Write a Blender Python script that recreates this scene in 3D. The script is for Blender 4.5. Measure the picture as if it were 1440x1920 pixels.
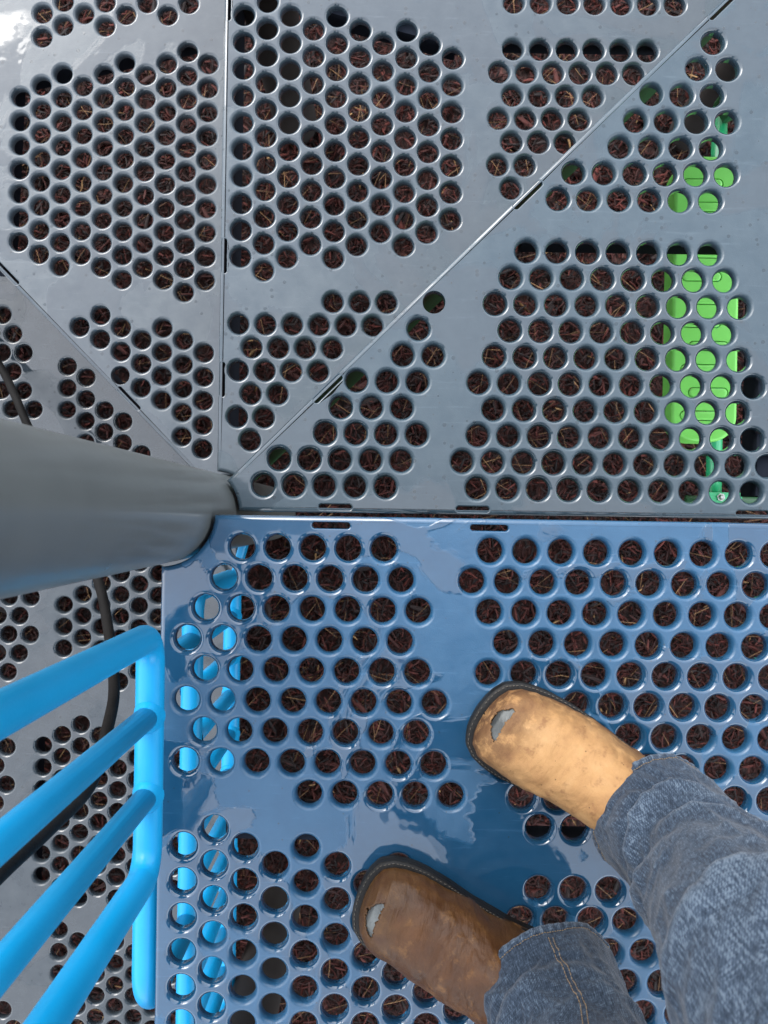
import bpy, bmesh, math, random
import numpy as np
from mathutils import Vector, Matrix, noise
from mathutils.geometry import delaunay_2d_cdt

for o in list(bpy.data.objects): bpy.data.objects.remove(o)
SC = bpy.context.scene
COL = SC.collection
random.seed(7)
PI = math.pi
# ------------------------------------------------------------------ camera, sky, sun, exposure
S = 0.000655            # metres per photo pixel on the blue deck
H = 1.18                # phone height above the blue deck
ROLL = math.radians(0.9)
cam = bpy.data.cameras.new('camera'); camo = bpy.data.objects.new('camera', cam); COL.objects.link(camo)
camo.location = (0, 0, H); camo.rotation_euler = (0, 0, ROLL)
cam.sensor_fit = 'AUTO'; cam.sensor_width = 36.0; cam.lens = (H / S) / 1920 * 36
cam.shift_x = -2 / 1920; cam.shift_y = 6 / 1920
cam.clip_start = 0.02; cam.clip_end = 500
cam.dof.use_dof = True; cam.dof.focus_distance = 1.25; cam.dof.aperture_fstop = 11
SC.camera = camo

SUN_EL = math.radians(44); SUN_AZ = math.atan2(-0.60, 0.80)      # azimuth from +Y, clockwise positive
wd = bpy.data.worlds.new('World'); SC.world = wd; wd.use_nodes = True
nt = wd.node_tree; nt.nodes.clear()
sky = nt.nodes.new('ShaderNodeTexSky'); sky.sky_type = 'NISHITA'; sky.sun_disc = False
sky.sun_elevation = SUN_EL; sky.sun_rotation = SUN_AZ
sky.air_density = 1.0; sky.dust_density = 1.4; sky.ozone_density = 1.0
hs = nt.nodes.new('ShaderNodeHueSaturation'); hs.inputs['Saturation'].default_value = 0.38
bg = nt.nodes.new('ShaderNodeBackground'); bg.inputs['Strength'].default_value = 0.15
wo = nt.nodes.new('ShaderNodeOutputWorld')
cl = nt.nodes.new('ShaderNodeMix'); cl.data_type = 'RGBA'; cl.blend_type = 'ADD'; cl.inputs[0].default_value = 1.0; cl.inputs[7].default_value = (3.2, 3.3, 3.5, 1)   # even cloud layer
nt.links.new(sky.outputs[0], hs.inputs['Color']); nt.links.new(hs.outputs[0], cl.inputs[6]); nt.links.new(cl.outputs[2], bg.inputs['Color']); nt.links.new(bg.outputs[0], wo.inputs['Surface'])
sl = bpy.data.lights.new('sun', 'SUN'); sl.energy = 0.65; sl.angle = math.radians(28); sl.color = (1, 0.96, 0.9)
so = bpy.data.objects.new('sun', sl); COL.objects.link(so)
sdir = Vector((math.sin(SUN_AZ) * math.cos(SUN_EL), math.cos(SUN_AZ) * math.cos(SUN_EL), math.sin(SUN_EL)))
so.rotation_euler = sdir.to_track_quat('Z', 'Y').to_euler(); so.location = sdir * 6
vs = SC.view_settings; vs.view_transform = 'Standard'; vs.look = 'None'; vs.exposure = 1.63; vs.gamma = 1.0; vs.use_curve_mapping = False

SC.render.engine = 'CYCLES'; SC.cycles.max_bounces = 6; SC.cycles.diffuse_bounces = 3; SC.cycles.glossy_bounces = 3; SC.cycles.transmission_bounces = 2

# ------------------------------------------------------------------ helpers
cR, sR = math.cos(ROLL), math.sin(ROLL)
def W(px, py, r):
    dx, dy = px - 722, 966 - py
    return ((dx * cR - dy * sR) * r * S, (dx * sR + dy * cR) * r * S)
def Z(r): return H * (1 - r)
def tag(o, label=None, cat=None, group=None, kind=None):
    if label: o['label'] = label
    if cat: o['category'] = cat
    if group: o['group'] = group
    if kind: o['kind'] = kind
    return o
def empty(name, loc=(0, 0, 0)):
    o = bpy.data.objects.new(name, None); COL.objects.link(o); o.location = loc; o.empty_display_size = 0.05; return o
def link(name, me, mat, parent=None, smooth=True):
    o = bpy.data.objects.new(name, me); COL.objects.link(o)
    if mat: me.materials.append(mat)
    if smooth:
        me.polygons.foreach_set('use_smooth', [True] * len(me.polygons))
    if parent:
        o.parent = parent
        # meshes are written in world coordinates; only Empties are moved
        if parent.type == 'EMPTY': o.matrix_parent_inverse = Matrix.Translation(-Vector(parent.location))
    return o
def mesh(name, v, f):
    me = bpy.data.meshes.new(name); me.from_pydata([tuple(p) for p in v], [], f); me.update(); return me
class MB:
    def __init__(s): s.v = []; s.f = []
    def add(s, v, f):
        n = len(s.v); s.v += [tuple(p) for p in v]; s.f += [tuple(i + n for i in q) for q in f]; return s
    def tube(s, pts, rad, seg=16, cap=True):
        pts = [Vector(p) for p in pts]; n = len(pts)
        rad = rad if isinstance(rad, (list, tuple)) else [rad] * n
        T = []
        for i in range(n):
            a = pts[max(i - 1, 0)]; b = pts[min(i + 1, n - 1)]; T.append((b - a).normalized())
        u = T[0].orthogonal().normalized(); v = []; f = []
        for i in range(n):
            u = (u - T[i] * u.dot(T[i])).normalized(); w = T[i].cross(u)
            for k in range(seg):
                a = 2 * PI * k / seg; v.append(pts[i] + (u * math.cos(a) + w * math.sin(a)) * rad[i])
        for i in range(n - 1):
            for k in range(seg):
                k2 = (k + 1) % seg; f.append((i * seg + k, i * seg + k2, (i + 1) * seg + k2, (i + 1) * seg + k))
        if cap: f.append(tuple(range(seg))[::-1]); f.append(tuple((n - 1) * seg + k for k in range(seg)))
        return s.add(v, f)
    def box(s, c, d, rz=0.0, bev=0.0):
        cx, cy, cz = c; hx, hy, hz = d[0] / 2, d[1] / 2, d[2] / 2
        ca, sa = math.cos(rz), math.sin(rz)
        b = min(bev, hx * .45, hy * .45, hz * .45)
        if b <= 0:
            pr = [(x, y, z) for z in (-hz, hz) for x, y in ((-hx, -hy), (hx, -hy), (hx, hy), (-hx, hy))]
            f = [(3, 2, 1, 0), (4, 5, 6, 7), (0, 1, 5, 4), (1, 2, 6, 5), (2, 3, 7, 6), (3, 0, 4, 7)]
        else:
            pr = []; f = []
            for z, q in ((-hz, b), (-hz + b, 0), (hz - b, 0), (hz, b)):
                for sx, sy in ((-1, -1), (1, -1), (1, 1), (-1, 1)):
                    X, Y = hx - q, hy - q
                    e = [(sx * X, sy * (Y - b)), (sx * (X - b), sy * Y)]
                    if sx * sy < 0: e = e[::-1]
                    e = e[::-1] if False else e
                    for p in e: pr.append((p[0], p[1], z))
            # order ring: for corner order (-,-),(+,-),(+,+),(-,+) going ccw
            for k in range(3):
                for j in range(8):
                    j2 = (j + 1) % 8; f.append((k * 8 + j, k * 8 + j2, k * 8 + 8 + j2, k * 8 + 8 + j))
            f.append(tuple(range(8))[::-1]); f.append(tuple(24 + j for j in range(8)))
        return s.add([(cx + x * ca - y * sa, cy + x * sa + y * ca, cz + z) for x, y, z in pr], f)
    def build(s, name, mat, parent=None, smooth=True, sharp=None):
        me = mesh(name, s.v, s.f); o = link(name, me, mat, parent, smooth)
        if sharp:
            bm = bmesh.new(); bm.from_mesh(me)
            for e in bm.edges:
                if len(e.link_faces) == 2 and e.calc_face_angle(0) > sharp: e.smooth = False
            bm.to_mesh(me); bm.free()
        return o
def smooth_path(ctrl, n=10):
    P = [Vector(c) for c in ctrl]; out = []
    for i in range(len(P) - 1):
        p0 = P[max(i - 1, 0)]; p1 = P[i]; p2 = P[i + 1]; p3 = P[min(i + 2, len(P) - 1)]
        for k in range(n):
            t = k / n
            out.append(0.5 * ((2 * p1) + (p2 - p0) * t + (2 * p0 - 5 * p1 + 4 * p2 - p3) * t * t + (3 * p1 - p0 - 3 * p2 + p3) * t ** 3))
    out.append(P[-1]); return out
def fillet_path(pts, rad, n=10):
    P = [Vector(p) for p in pts]; out = [P[0]]
    for i in range(1, len(P) - 1):
        a = (P[i - 1] - P[i]).normalized(); b = (P[i + 1] - P[i]).normalized()
        ang = a.angle(b); d = rad / math.tan(ang / 2)
        c = P[i] + (a + b).normalized() * (rad / math.sin(ang / 2))
        s0 = P[i] + a * d - c; s1 = P[i] + b * d - c
        for k in range(n + 1):
            t = k / n; om = s0.angle(s1); out.append(c + (s0 * math.sin((1 - t) * om) + s1 * math.sin(t * om)) / math.sin(om))
    out.append(P[-1]); return out
def tab(xs, ys):
    return lambda x: float(np.interp(x, xs, ys))

# ------------------------------------------------------------------ materials
def newmat(name):
    m = bpy.data.materials.new(name); m.use_nodes = True
    n = m.node_tree.nodes; l = m.node_tree.links
    return m, n, l, n['Principled BSDF']
def N(n, t, **kw):
    x = n.new(t)
    for k, v in kw.items():
        if k in x.inputs: x.inputs[k].default_value = v
        else: setattr(x, k, v)
    return x
def ramp(n, l, src, stops, interp='LINEAR'):
    r = n.new('ShaderNodeValToRGB'); r.color_ramp.interpolation = interp
    e = r.color_ramp.elements
    while len(e) < len(stops): e.new(0.5)
    for i, (p, c) in enumerate(stops):
        e[i].position = p; e[i].color = c if len(c) == 4 else (*c, 1)
    l.new(src, r.inputs[0]); return r.outputs[0]
def g(v): return (v, v, v, 1)
def mixc(n, l, fac, a, b, mode='MIX'):
    m = n.new('ShaderNodeMix'); m.data_type = 'RGBA'; m.blend_type = mode
    for idx, val in ((0, fac), (6, a), (7, b)):
        if hasattr(val, 'links'): l.new(val, m.inputs[idx])
        else: m.inputs[idx].default_value = val
    return m.outputs[2]
def math_(n, l, op, a, b=None, clamp=False):
    m = n.new('ShaderNodeMath'); m.operation = op; m.use_clamp = clamp
    for i, v in enumerate((a, b)):
        if v is None: continue
        if hasattr(v, 'links'): l.new(v, m.inputs[i])
        else: m.inputs[i].default_value = v
    return m.outputs[0]

def deck_mat(name, col, col2, wet_lo, wet_hi, rough_dry, seed, spots=0.5, wear=0.25, scale=5.0, rip=0.4, men=0.35):
    """Vinyl-dipped steel plate with a broken film of rain water on it."""
    m, n, l, p = newmat(name)
    geo = N(n, 'ShaderNodeNewGeometry'); mp = N(n, 'ShaderNodeMapping'); mp.inputs['Location'].default_value = (seed * 3.1, seed * 1.7, seed)
    l.new(geo.outputs['Position'], mp.inputs['Vector'])
    big = N(n, 'ShaderNodeTexNoise', Scale=scale, Detail=5.0, Roughness=0.47, Distortion=0.9); l.new(mp.outputs[0], big.inputs['Vector'])
    wet = ramp(n, l, big.outputs['Fac'], [(wet_lo, g(0)), (wet_hi, g(1))])
    med = N(n, 'ShaderNodeTexNoise', Scale=34.0, Detail=6.0, Roughness=0.65); l.new(mp.outputs[0], med.inputs['Vector'])
    fine = N(n, 'ShaderNodeTexNoise', Scale=650.0, Detail=3.0, Roughness=0.6); l.new(mp.outputs[0], fine.inputs['Vector'])
    ripple = N(n, 'ShaderNodeTexNoise', Scale=24.0, Detail=2.0, Roughness=0.5); l.new(mp.outputs[0], ripple.inputs['Vector'])
    vor = N(n, 'ShaderNodeTexVoronoi', Scale=95.0, Randomness=1.0); l.new(mp.outputs[0], vor.inputs['Vector'])
    # drops: small discs where the cell's random value is high
    drop = math_(n, l, 'LESS_THAN', vor.outputs['Distance'], 0.27)
    sel = N(n, 'ShaderNodeSeparateColor'); l.new(vor.outputs['Color'], sel.inputs[0])
    dropm = math_(n, l, 'MULTIPLY', drop, math_(n, l, 'GREATER_THAN', sel.outputs[0], 1 - 0.32 * spots))
    base = mixc(n, l, ramp(n, l, med.outputs['Fac'], [(0.35, g(0)), (0.72, g(wear))]), (*col, 1), (*col2, 1))
    base = mixc(n, l, math_(n, l, 'MULTIPLY', dropm, 0.45), base, (col[0] * .35, col[1] * .35, col[2] * .35, 1))
    # scuffs
    mp2 = N(n, 'ShaderNodeMapping'); mp2.inputs['Scale'].default_value = (9, 120, 1); mp2.inputs['Rotation'].default_value = (0, 0, 0.7 + seed)
    l.new(geo.outputs['Position'], mp2.inputs['Vector'])
    sc = N(n, 'ShaderNodeTexNoise', Scale=1.3, Detail=4.0, Roughness=0.7); l.new(mp2.outputs[0], sc.inputs['Vector'])
    base = mixc(n, l, ramp(n, l, sc.outputs['Fac'], [(0.60, g(0)), (0.72, g(0.32))]), base, (*[c * 1.5 + .02 for c in col2], 1))
    grit = N(n, 'ShaderNodeTexVoronoi', Scale=60.0); l.new(mp.outputs[0], grit.inputs['Vector'])
    gm = math_(n, l, 'LESS_THAN', grit.outputs['Distance'], 0.07)
    base = mixc(n, l, math_(n, l, 'MULTIPLY', gm, 0.5), base, (0.02, 0.018, 0.015, 1))
    base = mixc(n, l, wet, base, (0.70, 0.72, 0.74, 1), 'MULTIPLY')      # soaked film darkens the vinyl
    l.new(base, p.inputs['Base Color'])
    wd_ = math_(n, l, 'MAXIMUM', wet, dropm)
    rr = N(n, 'ShaderNodeMapRange'); l.new(wd_, rr.inputs['Value'])
    rr.inputs['To Min'].default_value = rough_dry; rr.inputs['To Max'].default_value = 0.035
    rv = math_(n, l, 'ADD', rr.outputs[0], math_(n, l, 'MULTIPLY', math_(n, l, 'SUBTRACT', med.outputs['Fac'], 0.5), math_(n, l, 'MULTIPLY', math_(n, l, 'SUBTRACT', 1.0, wd_), 0.22)))
    l.new(rv, p.inputs['Roughness'])
    p.inputs['IOR'].default_value = 1.54
    l.new(math_(n, l, 'MULTIPLY', wet, 0.9), p.inputs['Coat Weight']); p.inputs['Coat Roughness'].default_value = 0.025; p.inputs['Coat IOR'].default_value = 1.33
    # relief: orange peel where dry, meniscus at the edge of the film, slow ripple on it
    dry = math_(n, l, 'SUBTRACT', 1.0, wet)
    hgt = math_(n, l, 'ADD', math_(n, l, 'MULTIPLY', math_(n, l, 'MULTIPLY', fine.outputs['Fac'], dry), 0.16), math_(n, l, 'MULTIPLY', wet, men))
    hgt = math_(n, l, 'ADD', hgt, math_(n, l, 'MULTIPLY', ripple.outputs['Fac'], rip))
    hgt = math_(n, l, 'ADD', hgt, math_(n, l, 'MULTIPLY', math_(n, l, 'MULTIPLY', med.outputs['Fac'], dry), 0.35))
    hgt = math_(n, l, 'ADD', hgt, math_(n, l, 'MULTIPLY', dropm, 0.25))
    b = N(n, 'ShaderNodeBump', Strength=1.0, Distance=0.0011); l.new(hgt, b.inputs['Height']); l.new(b.outputs[0], p.inputs['Normal'])
    return m

def paint(name, col, rough=0.25, var=0.12, bump=0.0004, spec=0.5, coat=0.0, dirt=None):
    m, n, l, p = newmat(name)
    geo = N(n, 'ShaderNodeNewGeometry')
    a = N(n, 'ShaderNodeTexNoise', Scale=14.0, Detail=6.0, Roughness=0.6); l.new(geo.outputs['Position'], a.inputs['Vector'])
    b = N(n, 'ShaderNodeTexNoise', Scale=260.0, Detail=3.0); l.new(geo.outputs['Position'], b.inputs['Vector'])
    c = mixc(n, l, ramp(n, l, a.outputs['Fac'], [(0.3, g(0)), (0.75, g(1))]), (*[v * (1 - var) for v in col], 1), (*[min(1, v * (1 + var) + .004) for v in col], 1))
    if dirt:
        c = mixc(n, l, ramp(n, l, b.outputs['Fac'], [(0.62, g(0)), (0.7, g(0.5))]), c, (*dirt, 1))
    l.new(c, p.inputs['Base Color'])
    r = N(n, 'ShaderNodeMapRange'); r.inputs['To Min'].default_value = rough * .75; r.inputs['To Max'].default_value = rough * 1.3
    l.new(a.outputs['Fac'], r.inputs['Value']); l.new(r.outputs[0], p.inputs['Roughness'])
    p.inputs['Specular IOR Level'].default_value = spec; p.inputs['Coat Weight'].default_value = coat; p.inputs['Coat Roughness'].default_value = 0.08
    bp = N(n, 'ShaderNodeBump', Strength=0.6, Distance=bump); l.new(b.outputs['Fac'], bp.inputs['Height']); l.new(bp.outputs[0], p.inputs['Normal'])
    return m

M = {}
M['blue'] = deck_mat('blue vinyl deck, wet', (0.009, 0.051, 0.106), (0.016, 0.067, 0.130), 0.478, 0.494, 0.36, 1.0, spots=0.0, wear=0.6, scale=5.6, rip=0.95, men=0.9)
M['deckD'] = deck_mat('slate blue vinyl deck, right', (0.022, 0.040, 0.054), (0.037, 0.057, 0.071), 0.49, 0.52, 0.33, 2.0, spots=0.55, wear=0.7)
M['deckC'] = deck_mat('slate blue vinyl deck, middle', (0.027, 0.042, 0.055), (0.047, 0.063, 0.075), 0.50, 0.53, 0.33, 3.3, spots=0.7, wear=0.8)
M['deckB'] = deck_mat('slate grey vinyl deck, upper', (0.031, 0.043, 0.054), (0.054, 0.067, 0.076), 0.50, 0.53, 0.34, 4.7, spots=0.3, wear=0.8)
M['deckA'] = deck_mat('slate grey vinyl landing', (0.018, 0.025, 0.031), (0.034, 0.042, 0.048), 0.47, 0.5, 0.3, 6.1, spots=0.2, wear=0.8)
M['post'] = paint('grey powder coat', (0.072, 0.080, 0.079), 0.30, 0.05, 0.00005, coat=0.1)
M['under'] = paint('dark navy steel', (0.006, 0.009, 0.016), 0.85, spec=.15)
M['brown'] = paint('dark bronze steel', (0.016, 0.0135, 0.0125), 0.75, spec=.2)
M['cyan'] = paint('bright blue powder coat', (0.0, 0.205, 0.42), 0.36, 0.05, 0.00015, spec=.35)
M['green'] = paint('lime green plastic', (0.19, 0.66, 0.11), 0.4, 0.05, 0.0002)
M['mint'] = paint('mint green powder coat', (0.02, 0.36, 0.14), 0.28, 0.05, 0.0002, coat=0.3)
M['dgreen'] = paint('dark green steel', (0.012, 0.075, 0.025), 0.4)
M['steel'] = paint('bolt steel', (0.5, 0.5, 0.48), 0.3); M['steel'].node_tree.nodes['Principled BSDF'].inputs['Metallic'].default_value = 1
M['rubber'] = paint('black rubber', (0.005, 0.0046, 0.0044), 0.6, 0.4, 0.0012, spec=.06, dirt=(0.009, 0.008, 0.008))

# ------------------------------------------------------------------ ground
def mulch_ground():
    m, n, l, p = newmat('mulch bed')
    geo = N(n, 'ShaderNodeNewGeometry')
    v = N(n, 'ShaderNodeTexVoronoi', Scale=90.0); mp = N(n, 'ShaderNodeMapping'); mp.inputs['Scale'].default_value = (1, .35, 1)
    l.new(geo.outputs['Position'], mp.inputs[0]); l.new(mp.outputs[0], v.inputs['Vector'])
    c = ramp(n, l, v.outputs['Distance'], [(0.0, (0.12, 0.04, 0.03)), (0.5, (0.05, 0.02, 0.016)), (0.9, (0.012, 0.007, 0.006))])
    l.new(c, p.inputs['Base Color']); p.inputs['Roughness'].default_value = 0.8
    b = N(n, 'ShaderNodeBump', Strength=1.0, Distance=0.01); l.new(v.outputs['Distance'], b.inputs['Height']); l.new(b.outputs[0], p.inputs['Normal'])
    return m
GZ = -1.12
R_G = 1 - GZ / H
me = mesh('ground', [(-120, -120, GZ - .012), (120, -120, GZ - .012), (120, 120, GZ - .012), (-120, 120, GZ - .012)], [(0, 1, 2, 3)])
tag(link('ground', me, mulch_ground(), None, False), 'dark soil under the red brown bark mulch', 'ground', kind='structure')

def chips():
    rng = np.random.default_rng(3)
    m, n, l, p = newmat('bark mulch chips')
    at = N(n, 'ShaderNodeAttribute', attribute_name='tint')
    geo = N(n, 'ShaderNodeNewGeometry')
    nz = N(n, 'ShaderNodeTexNoise', Scale=180.0, Detail=4.0, Roughness=0.7); l.new(geo.outputs['Position'], nz.inputs['Vector'])
    c = mixc(n, l, ramp(n, l, nz.outputs['Fac'], [(0.3, g(0.0)), (0.7, g(0.55))]), at.outputs['Color'], (0.02, 0.012, 0.011, 1))
    l.new(c, p.inputs['Base Color']); p.inputs['Roughness'].default_value = 0.7; p.inputs['Specular IOR Level'].default_value = 0.25
    b = N(n, 'ShaderNodeBump', Strength=0.8, Distance=0.002); l.new(nz.outputs['Fac'], b.inputs['Height']); l.new(b.outputs[0], p.inputs['Normal'])
    def batch(K, lo, hi, wlo, whi, zmax, tilt, pal, prob, flat=0.55, bend=0.12, ext=(-1.15, 1.25, -1.45, 1.45)):
        x = rng.uniform(ext[0], ext[1], K); y = rng.uniform(ext[2], ext[3], K)
        und = 0.012 * np.sin(x * 9 + 1.3 * np.sin(y * 5)) * np.sin(y * 8 + 2) + 0.006 * np.sin(23 * x + 17 * y)
        z = GZ + und + rng.uniform(0, zmax, K)
        yaw = rng.uniform(0, 2 * PI, K); tl = rng.normal(0, tilt, K)
        L = rng.uniform(lo, hi, K) / 2; w = rng.uniform(wlo, whi, K) / 2
        d = np.stack([np.cos(yaw) * np.cos(tl), np.sin(yaw) * np.cos(tl), np.sin(tl)], 1)
        sd = np.stack([-np.sin(yaw), np.cos(yaw), np.zeros(K)], 1); up = np.cross(d, sd)
        ro = rng.uniform(0, 2 * PI, K)
        s2 = sd * np.cos(ro)[:, None] + up * np.sin(ro)[:, None]; u2 = np.cross(d, s2)
        c0 = np.stack([x, y, z], 1); V = np.zeros((K, 9, 3))
        bd = rng.normal(0, bend, K)
        for i, (t, ww) in enumerate(((-1, .55), (0, 1.0), (1, .45))):
            cen = c0 + d * (L * t)[:, None] + sd * (bd * L * (1 - t * t))[:, None]
            for k, a in enumerate((0, 2.1, 4.2)):
                V[:, i * 3 + k] = cen + s2 * (w * ww * math.cos(a))[:, None] + u2 * (w * ww * flat * math.sin(a))[:, None]
        tint = pal[rng.choice(len(pal), K, p=prob)] * rng.uniform(.65, 1.25, (K, 1))
        return V, tint
    pal = np.array([[.066, .012, .008], [.034, .007, .005], [.100, .020, .014], [.014, .007, .006], [.009, .007, .007], [.34, .20, .085]])
    V1, T1 = batch(96000, .014, .040, .0038, .0098, .018, .28, pal, [.26, .26, .10, .20, .175, .005])
    V2, T2 = batch(1700, .05, .11, .0011, .0020, .020, .10, np.array([[.30, .17, .075], [.20, .11, .05]]), [.6, .4], flat=1.0, bend=.06)
    V2[:, :, 2] += .012
    V3, T3 = batch(1500, .035, .075, .012, .024, .02, .2, pal, [.23, .23, .06, .25, .22, .01], flat=.35, bend=.05)
    V4, T4 = batch(30000, .006, .014, .0018, .004, .024, .5, pal, [.22, .22, .1, .25, .2, .01])
    V = np.concatenate([V1, V2, V3, V4]); T = np.concatenate([T1, T2, T3, T4]); K = len(V)
    tri = []
    for i in range(2):
        for k in range(3):
            k2 = (k + 1) % 3
            tri.append((i * 3 + k, i * 3 + k2, (i + 1) * 3 + k2, (i + 1) * 3 + k))
    quad = np.array(tri); F = (quad[None] + (np.arange(K) * 9)[:, None, None]).reshape(-1, 4)
    me = bpy.data.meshes.new('mulch'); me.vertices.add(K * 9); me.vertices.foreach_set('co', V.reshape(-1).astype(np.float32))
    me.loops.add(len(F) * 4); me.loops.foreach_set('vertex_index', F.reshape(-1).astype(np.int32))
    me.polygons.add(len(F)); me.polygons.foreach_set('loop_start', np.arange(0, len(F) * 4, 4, dtype=np.int32))
    me.polygons.foreach_set('loop_total', np.full(len(F), 4, dtype=np.int32))
    a = me.color_attributes.new('tint', 'FLOAT_COLOR', 'POINT')
    cc = np.ones((K, 9, 4), np.float32); cc[:, :, :3] = T[:, None, :]; a.data.foreach_set('color', cc.reshape(-1))
    me.update(calc_edges=True); me.validate()
    o = link('mulch', me, m, None, False)
    tag(o, 'red brown shredded bark mulch with pine needles below the decks', 'mulch', kind='stuff')
chips()

# ------------------------------------------------------------------ deck plates
AX = (-423 * S, 0.0)                # axis of the grey post
RP = 0.0635                         # its radius
LEN = 1.0                           # deck side
PITCH = 66.7 * S
RO, RI, DZ = 0.0216, 0.0154, 0.0095
RR = {'blue': 1.0, 'D': 1.163, 'C': 1.322, 'B': 1.478, 'A': 1.638}

def snap(pts, orient):
    """Fit a hexagonal lattice of the known pitch to rough points and return the exact lattice points."""
    p = PITCH
    if orient == 'row': Bm = np.array([[p, p / 2], [0, p * math.sqrt(3) / 2]])
    else: Bm = np.array([[0, p * math.sqrt(3) / 2], [p, p / 2]])
    Bi = np.linalg.inv(Bm); P = np.array(pts); f = (Bi @ P.T).T
    ph = np.angle(np.exp(2j * PI * f).mean(0)) / (2 * PI)
    k = np.round(f - ph).astype(int)
    k = {tuple(q) for q in k}
    return [tuple(Bm @ (np.array(q) + ph)) for q in sorted(k)], (Bm, ph)
def rows(r, lst):
    dx = 66.7 / r; out = []
    for y, x0, n in lst:
        for i in range(n): out.append(W(x0 + dx * i, y + dx * i * .0157, r))
    return out
def cols(r, lst):
    dy = 66.7 / r; out = []
    for x, y0, n in lst:
        for i in range(n): out.append(W(x - dy * i * .0157, y0 + dy * i, r))
    return out
def inpoly(P, poly):
    P = np.asarray(P); x, y = P[:, 0], P[:, 1]; ins = np.zeros(len(P), bool); j = len(poly) - 1
    for i in range(len(poly)):
        xi, yi = poly[i]; xj, yj = poly[j]
        c = ((yi > y) != (yj > y)) & (x < (xj - xi) * (y - yi) / ((yj - yi) if yj != yi else 1e-12) + xi)
        ins ^= c; j = i
    return ins
def lattice_fill(lat, r, polys):
    Bm, ph = lat; R = 60
    K = np.array([(a, b) for a in range(-R, R) for b in range(-R, R)]); P = (Bm @ (K + ph).T).T
    out = []
    for pl in polys:
        w = [W(x, y, r) for x, y in pl]; out += [tuple(q) for q in P[inpoly(P, w)]]
    return out
def offset_poly(poly, d):
    """Move every edge of a ccw polygon inwards by d."""
    n = len(poly); out = []; nrm = []
    for i in range(n):
        a = np.array(poly[i - 1]); b = np.array(poly[i]); c = np.array(poly[(i + 1) % n])
        e1 = (b - a) / np.linalg.norm(b - a); e2 = (c - b) / np.linalg.norm(c - b)
        n1 = np.array((-e1[1], e1[0])); n2 = np.array((-e2[1], e2[0]))
        m_ = n1 + n2; m_ = m_ / max(1e-9, m_ @ m_) * 2
        out.append(tuple(b + m_ * d)); q = m_ / np.linalg.norm(m_); nrm.append((-q[0], -q[1]))
    return out, nrm
def wedge(a0, a1, corners, ge=0.0):
    """Plan of a deck round the post: arc about the post then the outer corners (relative to the axis)."""
    g_ = 0.0025; rr = RP + 0.004
    k = 14; pts = []
    d0 = math.radians(a0); d1 = math.radians(a1)
    s0 = math.asin(g_ / rr)
    arc = [(AX[0] + rr * math.cos(t), AX[1] + rr * math.sin(t)) for t in np.linspace(d1 - s0 - ge / rr, d0 + s0, k)]
    n0 = (-math.sin(d0) * g_, math.cos(d0) * g_); g_ += ge; n1 = (math.sin(d1) * g_, -math.cos(d1) * g_)
    cs = [(AX[0] + x, AX[1] + y) for x, y in corners]
    cs[0] = (cs[0][0] + n0[0], cs[0][1] + n0[1]); cs[-1] = (cs[-1][0] + n1[0], cs[-1][1] + n1[1])
    return arc + cs
def stadium(c, ang, hl, rad, seg):
    ca, sa = math.cos(ang), math.sin(ang); out = []; nr = []
    for k in range(seg):
        t = 2 * PI * (k + .5) / seg
        ex = hl if math.cos(t) > 0 else -hl
        x = ex + rad * math.cos(t); y = rad * math.sin(t)
        out.append((c[0] + x * ca - y * sa, c[1] + x * sa + y * ca)); nr.append((math.cos(t) * ca - math.sin(t) * sa, math.cos(t) * sa + math.sin(t) * ca))
    return out, nr
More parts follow.
